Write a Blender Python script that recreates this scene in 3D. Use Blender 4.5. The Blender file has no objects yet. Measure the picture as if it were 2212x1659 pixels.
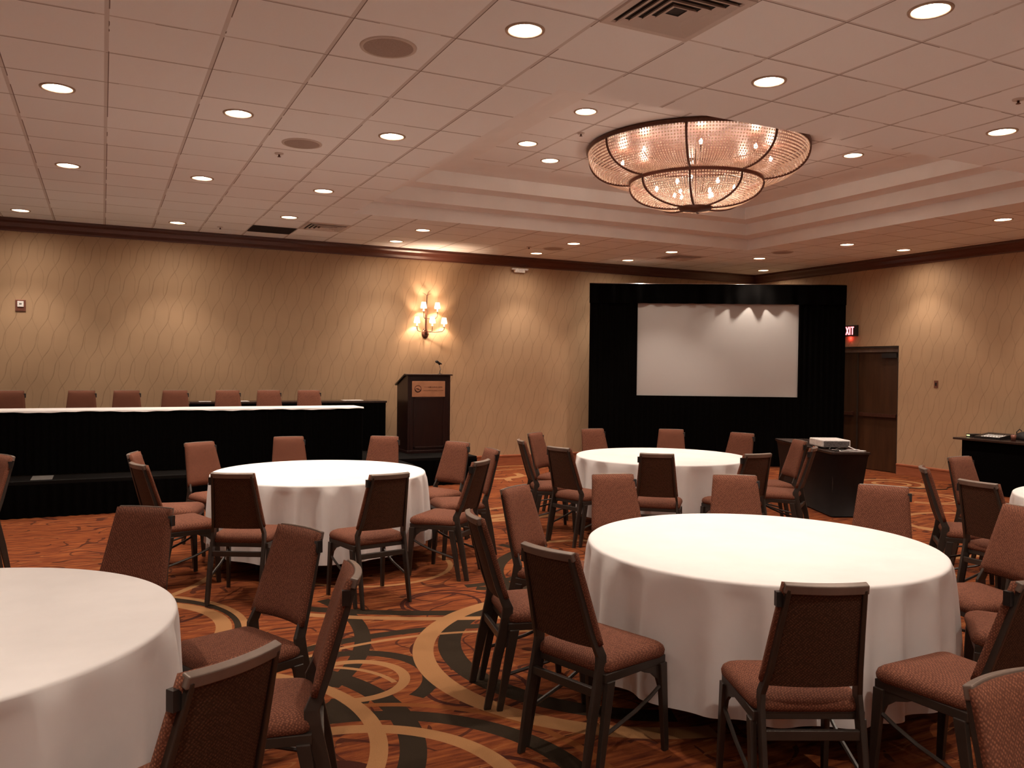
import bpy, bmesh, math, random
from mathutils import Vector, Matrix
random.seed(7)
PI = math.pi
C = bpy.context.scene.collection
SC = bpy.context.scene

# ------------------------------------------------------------------ camera, world, exposure
YAW, PITCH, ROLL, FPX, EYE = 0.45678, -0.01873, 0.01163, 1799.44, 1.688
fw = Vector((math.sin(YAW) * math.cos(PITCH), math.cos(YAW) * math.cos(PITCH), math.sin(PITCH)))
rt = Vector((math.cos(YAW), -math.sin(YAW), 0)); up = rt.cross(fw)
r2 = rt * math.cos(ROLL) + up * math.sin(ROLL); u2 = -rt * math.sin(ROLL) + up * math.cos(ROLL)
cam = bpy.data.cameras.new('camera'); cam.sensor_width = 36.0; cam.lens = FPX / 2212 * 36.0
cam.clip_start = 0.05; cam.clip_end = 100
camo = bpy.data.objects.new('camera', cam); C.objects.link(camo); SC.camera = camo
M = Matrix((r2, u2, -fw)).transposed().to_4x4(); M.translation = Vector((0, 0, EYE)); camo.matrix_world = M
wd = bpy.data.worlds.new('world'); SC.world = wd; wd.use_nodes = True
wd.node_tree.nodes['Background'].inputs[0].default_value = (0.02, 0.014, 0.01, 1)
wd.node_tree.nodes['Background'].inputs[1].default_value = 1.0
SC.view_settings.view_transform = 'Standard'; SC.view_settings.look = 'None'
SC.view_settings.gamma = 1.0; SC.view_settings.use_curve_mapping = False
SC.view_settings.exposure = 0.44
SC.cycles.use_adaptive_sampling = True; SC.cycles.adaptive_threshold = 0.05
SPOT_W, WASH_W, WIDE_W, CHAND_W, SCONCE_W = 93.0, 66.0, 21.5, 2.6, 13.0
WARM = (1.0, 0.84, 0.70)

# room numbers
H = 3.62; WX = 11.873; WY = 13.035; XL = -7.5; YB = -6.5
GX, GY, T = 0.0165, 4.5689, 0.6096
TX0, TX1, TY0, TY1, TH = 2.83, 9.26, 5.06, 10.35, 4.14

# ------------------------------------------------------------------ materials
def mat(name):
    m = bpy.data.materials.new(name); m.use_nodes = True
    return m, m.node_tree, m.node_tree.nodes['Principled BSDF']
def N(nt, typ, **kw):
    n = nt.nodes.new(typ)
    for k, v in kw.items(): setattr(n, k, v)
    return n
def L(nt, a, b): nt.links.new(a, b)
def val(nt, op, a, b=None, c=None, clamp=False):
    n = N(nt, 'ShaderNodeMath', operation=op); n.use_clamp = clamp
    for i, x in enumerate((a, b, c)):
        if x is None: continue
        if isinstance(x, (int, float)): n.inputs[i].default_value = x
        else: L(nt, x, n.inputs[i])
    return n.outputs[0]
def mixc(nt, f, a, b):
    n = N(nt, 'ShaderNodeMix', data_type='RGBA')
    if isinstance(f, (int, float)): n.inputs[0].default_value = f
    else: L(nt, f, n.inputs[0])
    for i, x in ((6, a), (7, b)):
        if isinstance(x, tuple): n.inputs[i].default_value = x + (1,) if len(x) == 3 else x
        else: L(nt, x, n.inputs[i])
    return n.outputs[2]
def noise(nt, vec, scale, detail=2.0, rough=0.5):
    n = N(nt, 'ShaderNodeTexNoise'); n.inputs['Scale'].default_value = scale
    n.inputs['Detail'].default_value = detail; n.inputs['Roughness'].default_value = rough
    if vec is not None: L(nt, vec, n.inputs['Vector'])
    return n.outputs['Fac']
def ramp(nt, fac, stops):
    n = N(nt, 'ShaderNodeValToRGB'); e = n.color_ramp.elements
    while len(e) < len(stops): e.new(0.5)
    for el, (p, c) in zip(e, stops): el.position = p; el.color = c + (1,)
    L(nt, fac, n.inputs[0]); return n.outputs[0]
def bump(nt, p, h, strength, dist=0.01):
    b = N(nt, 'ShaderNodeBump'); b.inputs['Strength'].default_value = strength; b.inputs['Distance'].default_value = dist
    L(nt, h, b.inputs['Height']); L(nt, b.outputs[0], p.inputs['Normal'])
def geo(nt): return N(nt, 'ShaderNodeNewGeometry').outputs['Position']
def objc(nt): return N(nt, 'ShaderNodeTexCoord').outputs['Object']
def plain(name, col, rough=0.5, metal=0.0, nscale=None, namp=0.15, spec=0.5, sheen=0.0):
    m, nt, p = mat(name)
    p.inputs['Roughness'].default_value = rough; p.inputs['Metallic'].default_value = metal
    p.inputs['Specular IOR Level'].default_value = spec
    if sheen: p.inputs['Sheen Weight'].default_value = sheen
    f = noise(nt, objc(nt), nscale or 30.0, 3)
    a = tuple(c * (1 - namp) for c in col); b = tuple(min(1, c * (1 + namp)) for c in col)
    L(nt, ramp(nt, f, [(0.3, a), (0.7, b)]), p.inputs['Base Color'])
    return m
def emis(name, col, strength):
    m, nt, p = mat(name)
    p.inputs['Base Color'].default_value = col + (1,)
    p.inputs['Emission Color'].default_value = col + (1,); p.inputs['Emission Strength'].default_value = strength
    return m

def fabric(name, c0, c1, scale=150.0):
    m, nt, p = mat(name); oc = objc(nt)
    p.inputs['Roughness'].default_value = 0.85; p.inputs['Specular IOR Level'].default_value = 0.2
    mp = N(nt, 'ShaderNodeMapping'); mp.inputs['Rotation'].default_value = (0.6, 0.5, 0.78); L(nt, oc, mp.inputs[0])
    v = N(nt, 'ShaderNodeTexVoronoi'); v.inputs['Scale'].default_value = scale; v.inputs['Randomness'].default_value = 0.35
    L(nt, mp.outputs[0], v.inputs['Vector'])
    n2 = noise(nt, oc, 9.0, 2)
    col = ramp(nt, v.outputs['Distance'], [(0.15, c1), (0.55, c0)])
    col = mixc(nt, val(nt, 'MULTIPLY', n2, 0.25), col, tuple(x * 0.6 for x in c0))
    L(nt, col, p.inputs['Base Color']); bump(nt, p, v.outputs['Distance'], 0.5, 0.002)
    return m

MAT = {}
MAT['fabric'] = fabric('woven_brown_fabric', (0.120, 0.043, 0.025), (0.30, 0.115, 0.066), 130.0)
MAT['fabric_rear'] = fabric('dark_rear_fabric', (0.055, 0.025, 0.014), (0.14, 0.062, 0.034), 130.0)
MAT['frame'] = plain('dark_frame', (0.034, 0.025, 0.020), 0.38, 0.0, 12)
MAT['rail'] = plain('taupe_rail', (0.19, 0.145, 0.12), 0.42, 0.25, 12)
MAT['chrome'] = plain('chrome', (0.8, 0.78, 0.75), 0.18, 1.0)
MAT['black'] = plain('black_cloth', (0.0018, 0.0015, 0.0014), 0.95, spec=0.03)
MAT['blackp'] = plain('black_plastic', (0.012, 0.011, 0.011), 0.35)
MAT['stagetop'] = plain('stage_carpet', (0.0045, 0.0035, 0.003), 0.9, nscale=60, spec=0.1)
MAT['spandex'] = plain('dark_cover', (0.008, 0.0045, 0.0042), 0.6, nscale=4, namp=0.3, spec=0.3)
MAT['tabletop_dark'] = plain('dark_laminate', (0.035, 0.02, 0.016), 0.25)
MAT['whitep'] = plain('white_plastic', (0.82, 0.80, 0.78), 0.4)
MAT['grey'] = plain('grey_ports', (0.16, 0.15, 0.15), 0.5, nscale=90, namp=0.6)
MAT['screen'] = plain('matte_screen', (0.47, 0.455, 0.445), 0.9, nscale=1.5, namp=0.01, spec=0.1)
MAT['wood'] = None
MAT['brass'] = plain('copper_plate', (0.50, 0.24, 0.13), 0.45, 0.3, 8, 0.1)
MAT['ink'] = plain('engraved_ink', (0.10, 0.03, 0.02), 0.6)
MAT['bronze'] = plain('dark_bronze', (0.11, 0.045, 0.03), 0.4, 0.6)
MAT['bronze2'] = plain('reddish_bronze', (0.20, 0.075, 0.05), 0.45, 0.35)
MAT['trimwhite'] = plain('lamp_trim', (0.42, 0.30, 0.22), 0.4)
MAT['reflector'] = plain('lamp_reflector', (0.9, 0.84, 0.75), 0.3, 0.3)
MAT['plywood'] = plain('plywood', (0.45, 0.35, 0.25), 0.6)
MAT['paper'] = plain('paper', (0.13, 0.12, 0.11), 0.8)
MAT['bulb'] = emis('lamp_glow', (1.0, 0.86, 0.68), 40.0)
MAT['cbulb'] = emis('chandelier_bulb_glow', (1.0, 0.9, 0.78), 45.0)
MAT['exit'] = emis('exit_letters', (1.0, 0.13, 0.14), 5.0)
MAT['lcd'] = emis('green_display', (0.75, 0.85, 0.45), 0.55)
MAT['vent'] = plain('painted_vent', (0.60, 0.50, 0.44), 0.5, nscale=3, namp=0.03)
MAT['ventdark'] = plain('vent_dark', (0.03, 0.022, 0.02), 0.8)
MAT['speaker'] = plain('speaker_mesh', (0.38, 0.28, 0.235), 0.8, nscale=200)

def m_wood(name, c0, c1, rough, axis_scale=(14, 14, 1.2)):
    m, nt, p = mat(name)
    mp = N(nt, 'ShaderNodeMapping'); mp.inputs['Scale'].default_value = axis_scale; L(nt, objc(nt), mp.inputs[0])
    f = noise(nt, mp.outputs[0], 2.5, 5, 0.6)
    L(nt, ramp(nt, f, [(0.3, c0), (0.7, c1)]), p.inputs['Base Color']); p.inputs['Roughness'].default_value = rough
    return m
MAT['wood'] = m_wood('lectern_wood', (0.012, 0.004, 0.0035), (0.024, 0.007, 0.0055), 0.3)
MAT['door'] = m_wood('door_wood', (0.035, 0.013, 0.005), (0.062, 0.024, 0.009), 0.4, (6, 6, 0.6))
MAT['crown'] = m_wood('crown_wood', (0.085, 0.028, 0.018), (0.12, 0.042, 0.027), 0.28, (1.5, 1.5, 14))
MAT['base'] = m_wood('baseboard_wood', (0.28, 0.085, 0.04), (0.38, 0.125, 0.06), 0.35, (1.5, 1.5, 14))

# tablecloth
m, nt, p = mat('white_linen'); MAT['cloth'] = m
p.inputs['Roughness'].default_value = 0.85; p.inputs['Specular IOR Level'].default_value = 0.15
f = noise(nt, objc(nt), 3.0, 4, 0.6)
L(nt, ramp(nt, f, [(0.3, (0.80, 0.79, 0.79)), (0.7, (0.86, 0.85, 0.85))]), p.inputs['Base Color'])
bump(nt, p, f, 0.35, 0.012)

# wallpaper: slanting wavy trellis lines, world space (x runs along a wall, z up)
def wallpaper(name, axis):
    m, nt, p = mat(name); pos = geo(nt)
    s = N(nt, 'ShaderNodeSeparateXYZ'); L(nt, pos, s.inputs[0])
    x, z = s.outputs[axis], s.outputs[2]
    if axis == 1: x = val(nt, 'MULTIPLY', x, -1.0)
    wob = val(nt, 'MULTIPLY', val(nt, 'SINE', val(nt, 'MULTIPLY', z, 2 * PI / 0.40)), 0.018)
    def lines(slope, per, w, wb):
        u = val(nt, 'ADD', val(nt, 'SUBTRACT', x, val(nt, 'MULTIPLY', z, slope)), wb)
        fr = val(nt, 'FRACT', val(nt, 'ADD', val(nt, 'DIVIDE', u, per), 200.0))
        d = val(nt, 'ABSOLUTE', val(nt, 'SUBTRACT', fr, 0.5))
        return val(nt, 'SUBTRACT', 1.0, val(nt, 'DIVIDE', d, w, clamp=True), clamp=True)
    a = lines(0.40, 0.19, 0.045, wob)
    wob2 = val(nt, 'MULTIPLY', wob, -1.0)
    b = lines(-0.16, 0.19, 0.04, wob2)
    brk = N(nt, 'ShaderNodeTexNoise'); brk.inputs['Scale'].default_value = 9.0; L(nt, pos, brk.inputs['Vector'])
    ln = val(nt, 'MULTIPLY', val(nt, 'MAXIMUM', a, val(nt, 'MULTIPLY', b, 0.55)), val(nt, 'MULTIPLY', brk.outputs['Fac'], 0.85))
    n1 = noise(nt, pos, 2.0, 3)
    basec = ramp(nt, n1, [(0.3, (0.41, 0.27, 0.162)), (0.7, (0.455, 0.302, 0.18))])
    L(nt, mixc(nt, ln, basec, (0.13, 0.065, 0.035)), p.inputs['Base Color'])
    p.inputs['Roughness'].default_value = 0.6; p.inputs['Specular IOR Level'].default_value = 0.3
    return m
MAT['wall_x'] = wallpaper('wallpaper_long', 0); MAT['wall_y'] = wallpaper('wallpaper_side', 1)

# ceiling tiles
def ceiling_mat(name, gx, gy, lines=True):
    m, nt, p = mat(name); pos = geo(nt)
    s = N(nt, 'ShaderNodeSeparateXYZ'); L(nt, pos, s.inputs[0])
    def seam(o, g, w):
        fr = val(nt, 'FRACT', val(nt, 'ADD', val(nt, 'DIVIDE', val(nt, 'SUBTRACT', o, g), T), 100.5))
        d = val(nt, 'MULTIPLY', val(nt, 'ABSOLUTE', val(nt, 'SUBTRACT', fr, 0.5)), T)
        return val(nt, 'LESS_THAN', d, w), val(nt, 'LESS_THAN', val(nt, 'ABSOLUTE', val(nt, 'SUBTRACT', val(nt, 'MULTIPLY', val(nt, 'SUBTRACT', fr, 0.5), T), w)), 0.003)
    fx, ex = seam(s.outputs[0], gx, 0.0125); fy, ey = seam(s.outputs[1], gy, 0.009)
    tile = N(nt, 'ShaderNodeTexWhiteNoise', noise_dimensions='2D')
    sn = N(nt, 'ShaderNodeVectorMath', operation='SNAP')
    off = N(nt, 'ShaderNodeVectorMath', operation='SUBTRACT'); L(nt, pos, off.inputs[0]); off.inputs[1].default_value = (gx, gy, 0)
    L(nt, off.outputs[0], sn.inputs[0]); sn.inputs[1].default_value = (T, T, 10); L(nt, sn.outputs[0], tile.inputs['Vector'])
    col = ramp(nt, tile.outputs['Value'], [(0.0, (0.86, 0.83, 0.81)), (1.0, (0.90, 0.87, 0.85))])
    fine = noise(nt, pos, 120.0, 2)
    col = mixc(nt, val(nt, 'MULTIPLY', fine, 0.10), col, (0.6, 0.56, 0.53))
    if lines:
        n = noise(nt, pos, 1.7, 2)
        col = mixc(nt, val(nt, 'MAXIMUM', fx, fy), col, (0.66, 0.59, 0.55))
        dk = val(nt, 'MULTIPLY', val(nt, 'MAXIMUM', ex, ey), val(nt, 'GREATER_THAN', n, 0.44))  # dark edge lines paint the shadow along one side of the seams
        col = mixc(nt, dk, col, (0.24, 0.18, 0.15))
    L(nt, col, p.inputs['Base Color']); p.inputs['Roughness'].default_value = 0.9; p.inputs['Specular IOR Level'].default_value = 0.1
    return m
MAT['ceil'] = ceiling_mat('acoustic_tile', GX, GY)
MAT['ceil_tray'] = ceiling_mat('acoustic_tile_tray', 4.41, 6.57)
MAT['soffit'] = plain('painted_plaster', (0.84, 0.79, 0.76), 0.75, nscale=3, namp=0.03)

# carpet: rust ground with streaks and dark swirls, beige and olive bands lying on measured circles
def carpet():
    m, nt, p = mat('patterned_carpet')
    pos = geo(nt)
    s = N(nt, 'ShaderNodeSeparateXYZ'); L(nt, pos, s.inputs[0])
    cb = N(nt, 'ShaderNodeCombineXYZ'); L(nt, s.outputs[0], cb.inputs[0]); L(nt, s.outputs[1], cb.inputs[1])
    P2 = cb.outputs[0]
    st = N(nt, 'ShaderNodeMapping'); st.inputs['Scale'].default_value = (2.2, 16, 1); st.inputs['Rotation'].default_value = (0, 0, 0.12); L(nt, P2, st.inputs[0])
    f1 = noise(nt, st.outputs[0], 1.6, 4, 0.6)
    col = ramp(nt, f1, [(0.36, (0.10, 0.022, 0.010)), (0.5, (0.225, 0.058, 0.018)), (0.66, (0.34, 0.10, 0.028))])
    f2 = noise(nt, P2, 0.9, 2)
    col = mixc(nt, val(nt, 'MULTIPLY', f2, 0.3), col, (0.14, 0.032, 0.014))
    # wavy dark scroll lines
    dist = N(nt, 'ShaderNodeTexNoise'); dist.inputs['Scale'].default_value = 1.5; dist.inputs['Detail'].default_value = 1; L(nt, P2, dist.inputs['Vector'])
    fr = val(nt, 'FRACT', val(nt, 'MULTIPLY', dist.outputs['Fac'], 9.0))
    scr = val(nt, 'LESS_THAN', val(nt, 'ABSOLUTE', val(nt, 'SUBTRACT', fr, 0.5)), 0.055)
    n3 = noise(nt, P2, 2.6, 1)
    scr = val(nt, 'MULTIPLY', scr, val(nt, 'GREATER_THAN', n3, 0.47))
    col = mixc(nt, val(nt, 'MULTIPLY', scr, 0.8), col, (0.045, 0.012, 0.008))
    gold = val(nt, 'LESS_THAN', val(nt, 'ABSOLUTE', val(nt, 'SUBTRACT', noise(nt, st.outputs[0], 0.8, 1), 0.62)), 0.012)
    col = mixc(nt, gold, col, (0.30, 0.11, 0.038))
    BE, OL, RU, SW = (0.37, 0.185, 0.078), (0.028, 0.019, 0.011), (0.25, 0.080, 0.022), (0.055, 0.014, 0.009)
    bands = []
    def B(cx, cy, r, w, a=0, half=180, c=BE): bands.append((cx, cy, r, w, a, half, c))
    rnd = random.Random(11)
    for i in range(20):      # dark thin scroll circles all over
        cx, cy = rnd.uniform(-2.5, 11), rnd.uniform(2.3, 12)
        B(cx, cy, rnd.uniform(0.12, 0.35), rnd.uniform(0.012, 0.022), rnd.uniform(0, 360), rnd.uniform(90, 175), SW)
    B(1.72, 4.0, 0.21, 0.013, 0, 180, SW); B(1.75, 4.0, 0.30, 0.014, -20, 110, SW); B(2.2, 5.55, 0.26, 0.014, 0, 180, SW)
    B(2.25, 5.5, 0.36, 0.014, 60, 120, SW); B(0.86, 3.35, 0.10, 0.05, 90, 150, SW); B(0.84, 3.3, 0.19, 0.016, 70, 130, SW)
    B(1.5, 4.95, 0.22, 0.016, 120, 110, SW); B(1.9, 4.62, 0.25, 0.014, 180, 90, SW)
    # olive bands
    B(2.95, 4.30, 1.12, 0.070, 185, 62, OL); B(3.43, 8.58, 3.52, 0.055, -115, 14, OL); B(1.65, 3.19, 1.85, 0.045, 88, 28, OL)
    B(0.87, 3.0, 0.93, 0.055, 60, 85, OL); B(0.08, 3.85, 1.22, 0.060, -2, 42, OL); B(1.20, 4.37, 0.43, 0.045, 30, 85, OL)
    B(-0.05, 5.69, 0.87, 0.045, 10, 70, OL); B(-0.17, 5.45, 1.68, 0.05, -12, 30, OL); B(0.95, 4.2, 0.20, 0.10, -90, 70, OL)
    B(-1.2, 6.9, 0.55, 0.05, 90, 120, OL); B(3.2, 6.9, 1.25, 0.05, -60, 60, OL)
    B(4.3, 5.6, 1.5, 0.06, 170, 50, OL); B(2.6, 6.8, 0.9, 0.045, -35, 60, OL)
    # beige bands
    B(2.85, 4.23, 1.21, 0.062, 175, 82); B(3.43, 8.58, 3.65, 0.036, -113, 17); B(1.65, 3.19, 1.74, 0.018, 85, 30)
    B(1.21, 4.37, 0.28, 0.030, 5, 120); B(0.95, 4.19, 0.46, 0.016, 45, 38); B(0.08, 3.85, 1.07, 0.040, 0, 45)
    B(0.85, 3.12, 0.68, 0.044, 50, 85); B(0.87, 3.0, 1.06, 0.022, 35, 40, RU); B(-0.05, 5.69, 0.76, 0.050, 10, 90)
    B(-0.18, 5.69, 1.02, 0.024, 5, 60); B(-0.17, 5.45, 1.50, 0.050, -18, 14, RU); B(2.04, 6.84, 0.68, 0.022, -70, 80)
    B(10.8, 8.82, 0.46, 0.045); B(10.78, 8.80, 0.25, 0.032); B(10.0, 7.6, 0.50, 0.035, -30, 130); B(9.95, 7.6, 0.38, 0.02, -40, 120)
    B(5.55, 11.9, 0.42, 0.06, -60, 70); B(5.95, 11.2, 0.45, 0.05, 120, 60); B(6.4, 10.3, 2.2, 0.03, 110, 30); B(6.3, 9.4, 3.5, 0.04, 100, 25)
    B(4.0, 9.3, 0.7, 0.07, -70, 50); B(4.25, 7.2, 1.25, 0.05, 95, 40); B(4.6, 7.6, 1.5, 0.04, 120, 35); B(4.1, 9.9, 1.6, 0.045, -95, 30)
    B(3.9, 6.2, 0.9, 0.04, 60, 50); B(-1.0, 6.9, 0.62, 0.022, 60, 130); B(-1.0, 6.9, 0.26, 0.12, 60, 100, RU); B(-0.6, 7.6, 1.5, 0.03, -60, 60)
    B(5.6, 3.6, 1.3, 0.05, 120, 70); B(5.2, 5.5, 0.7, 0.035, 200, 90); B(7.2, 5.9, 0.9, 0.04, -60, 90)
    B(8.8, 6.0, 0.8, 0.04, 60, 120); B(-2.2, 4.6, 1.0, 0.04, 40, 90); B(3.4, 10.0, 0.9, 0.035, 0, 120); B(4.8, 5.0, 1.6, 0.03, 160, 40)
    for want in (SW, OL, RU, BE):      # one mask per yarn colour, each the union of its rings and arcs
        mask = None
        for cx, cy, r, w, a, half, c in bands:
            if c != want: continue
            dv = N(nt, 'ShaderNodeVectorMath', operation='DISTANCE'); L(nt, P2, dv.inputs[0]); dv.inputs[1].default_value = (cx, cy, 0)
            d = dv.outputs['Value']
            k = val(nt, 'COMPARE', d, r, w)
            if half < 170:               # inside the arc: offset . direction > cos(half) * distance
                ux, uy = math.cos(math.radians(a)), math.sin(math.radians(a))
                dt = N(nt, 'ShaderNodeVectorMath', operation='DOT_PRODUCT'); L(nt, P2, dt.inputs[0]); dt.inputs[1].default_value = (ux, uy, 0)
                t = val(nt, 'MULTIPLY_ADD', d, -math.cos(math.radians(half)), -(cx * ux + cy * uy))
                k = val(nt, 'MULTIPLY', k, val(nt, 'GREATER_THAN', val(nt, 'ADD', dt.outputs['Value'], t), 0.0))
            mask = k if mask is None else val(nt, 'MAXIMUM', mask, k)
        col = mixc(nt, mask, col, want)
    pile = noise(nt, pos, 260.0, 2)
    col = mixc(nt, val(nt, 'MULTIPLY', pile, 0.35), col, (0.02, 0.008, 0.004))
    L(nt, col, p.inputs['Base Color']); p.inputs['Roughness'].default_value = 0.95; p.inputs['Specular IOR Level'].default_value = 0.1
    bump(nt, p, pile, 0.4, 0.004)
    return m
MAT['carpet'] = carpet()

# lamp shade cloth and crystal
m, nt, p = mat('pleated_shade'); MAT['shade'] = m
p.inputs['Base Color'].default_value = (0.95, 0.85, 0.7, 1); p.inputs['Roughness'].default_value = 0.7
p.inputs['Emission Color'].default_value = (1.0, 0.78, 0.55, 1); p.inputs['Emission Strength'].default_value = 1.3
m, nt, p = mat('crystal'); MAT['crystal'] = m
p.inputs['Base Color'].default_value = (0.95, 0.86, 0.80, 1); p.inputs['Roughness'].default_value = 0.12
tr = N(nt, 'ShaderNodeBsdfTranslucent'); tr.inputs[0].default_value = (0.9, 0.74, 0.62, 1)
gl = N(nt, 'ShaderNodeBsdfGlossy'); gl.inputs[0].default_value = (1, 0.93, 0.86, 1); gl.inputs['Roughness'].default_value = 0.15
mx = N(nt, 'ShaderNodeMixShader'); mx.inputs[0].default_value = 0.35
L(nt, tr.outputs[0], mx.inputs[1]); L(nt, gl.outputs[0], mx.inputs[2]); L(nt, mx.outputs[0], nt.nodes['Material Output'].inputs[0])

# ------------------------------------------------------------------ mesh helpers
class MB:
    def __init__(s): s.v = []; s.f = []; s.sm = False
    def add(s, vs, fs):
        o = len(s.v); s.v += [tuple(v) for v in vs]; s.f += [tuple(i + o for i in f) for f in fs]; return s
    def box(s, x0, x1, y0, y1, z0, z1):
        return s.add([(x, y, z) for z in (z0, z1) for y in (y0, y1) for x in (x0, x1)],
                     [(0, 2, 3, 1), (4, 5, 7, 6), (0, 1, 5, 4), (2, 6, 7, 3), (0, 4, 6, 2), (1, 3, 7, 5)])
    def loft(s, rings, cap=True, closed=True):
        o = len(s.v); n = len(rings[0])
        for r in rings: s.v += [tuple(v) for v in r]
        for k in range(len(rings) - 1):
            for i in range(n if closed else n - 1):
                j = (i + 1) % n; a = o + k * n; s.f.append((a + i, a + j, a + n + j, a + n + i))
        if cap:
            s.f.append(tuple(o + i for i in reversed(range(n)))); e = o + (len(rings) - 1) * n
            s.f.append(tuple(e + i for i in range(n)))
        return s
    def bar(s, p0, p1, w0, d0, w1=None, d1=None):
        """rectangular bar, w along x, d along y, horizontal end cuts"""
        w1 = w1 or w0; d1 = d1 or d0
        def r(p, w, d): return [(p[0] + a * w / 2, p[1] + b * d / 2, p[2]) for a, b in ((-1, -1), (1, -1), (1, 1), (-1, 1))]
        return s.loft([r(p0, w0, d0), r(p1, w1, d1)])
    def tube(s, pts, r, n=10, cap=True):
        pts = [Vector(p) for p in pts]; rings = []; prev = None
        for i, p in enumerate(pts):
            d = (pts[min(i + 1, len(pts) - 1)] - pts[max(i - 1, 0)]).normalized()
            if prev is None:
                a = Vector((0, 0, 1)) if abs(d.z) < 0.9 else Vector((1, 0, 0)); u = d.cross(a).normalized()
            else:
                u = (prev - d * prev.dot(d)).normalized()
            prev = u; v = d.cross(u); rr = r[i] if isinstance(r, (list, tuple)) else r
            rings.append([p + (u * math.cos(2 * PI * k / n) + v * math.sin(2 * PI * k / n)) * rr for k in range(n)])
        return s.loft(rings, cap)
    def lathe(s, prof, n=32, c=(0, 0, 0), cap=False):
        rings = [[(c[0] + r * math.cos(2 * PI * k / n), c[1] + r * math.sin(2 * PI * k / n), c[2] + z) for k in range(n)] for r, z in prof]
        return s.loft(rings, cap)
    def build(s, name, m, parent=None, smooth=False, bevel=0.0):
        me = bpy.data.meshes.new(name); me.from_pydata(s.v, [], s.f); me.update()
        bm = bmesh.new(); bm.from_mesh(me); bmesh.ops.recalc_face_normals(bm, faces=bm.faces); bm.to_mesh(me); bm.free()
        me.materials.append(m)
        if smooth: me.polygons.foreach_set('use_smooth', [True] * len(me.polygons))
        o = bpy.data.objects.new(name, me); C.objects.link(o)
        if parent: o.parent = parent
        if bevel:
            b = o.modifiers.new('bevel', 'BEVEL'); b.width = bevel; b.segments = 2; b.limit_method = 'ANGLE'
        return o
def tag(o, label=None, cat=None, group=None, kind=None):
    if label: o['label'] = label
    if cat: o['category'] = cat
    if group: o['group'] = group
    if kind: o['kind'] = kind
    return o
def thing(name, label, cat, loc=(0, 0, 0), rz=0.0, group=None):
    o = bpy.data.objects.new(name, None); C.objects.link(o); o.empty_display_size = 0.1
    o.location = loc; o.rotation_euler = (0, 0, rz)
    return tag(o, label, cat, group)
def struct(name, mb, m, label=None, **k): return tag(mb.build(name, m, **k), label, kind='structure')
KIDS = {}
def dup(root, loc, rz=0.0, label=None, group=None):
    def cp(o, parent):
        c = o.copy(); C.objects.link(c); c.parent = parent
        for ch in KIDS.get(o.name) or [x for x in bpy.data.objects if x.parent == o]: cp(ch, c)
        return c
    if root.name not in KIDS:
        def reg(o):
            KIDS[o.name] = [x for x in bpy.data.objects if x.parent == o]
            for x in KIDS[o.name]: reg(x)
        reg(root)
    r = cp(root, None); r.location = loc; r.rotation_euler = (0, 0, rz)
    if label: r['label'] = label
    if group: r['group'] = group
    return r
def light(name, typ, parent, loc, power, col, r, rot=(0, 0, 0), size=None, blend=None):
    d = bpy.data.lights.new(name, typ); d.energy = power; d.color = col; d.shadow_soft_size = r
    if size: d.spot_size = size; d.spot_blend = blend
    o = bpy.data.objects.new(name, d); C.objects.link(o); o.parent = parent; o.location = loc; o.rotation_euler = rot
    return o

# ------------------------------------------------------------------ the room
DL = [(-.29, 6.7), (.93, 6.71), (2.17, 6.75), (2.16, 4.28), (3.95, 3.04), (3.98, 4.27), (6.43, 4.28), (-.31, 9.26), (.92, 9.2),
      (2.18, 9.2), (-.94, 12.27), (.91, 12.24), (2.17, 11.04), (4.04, 11.12), (4.04, 12.31), (6.51, 12.38), (6.5, 11.13), (8.33, 11.1),
      (8.31, 12.33), (10.08, 10.97), (11.34, 12.23), (10.09, 9.11), (11.29, 9.08), (10.09, 6.68)]
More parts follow.
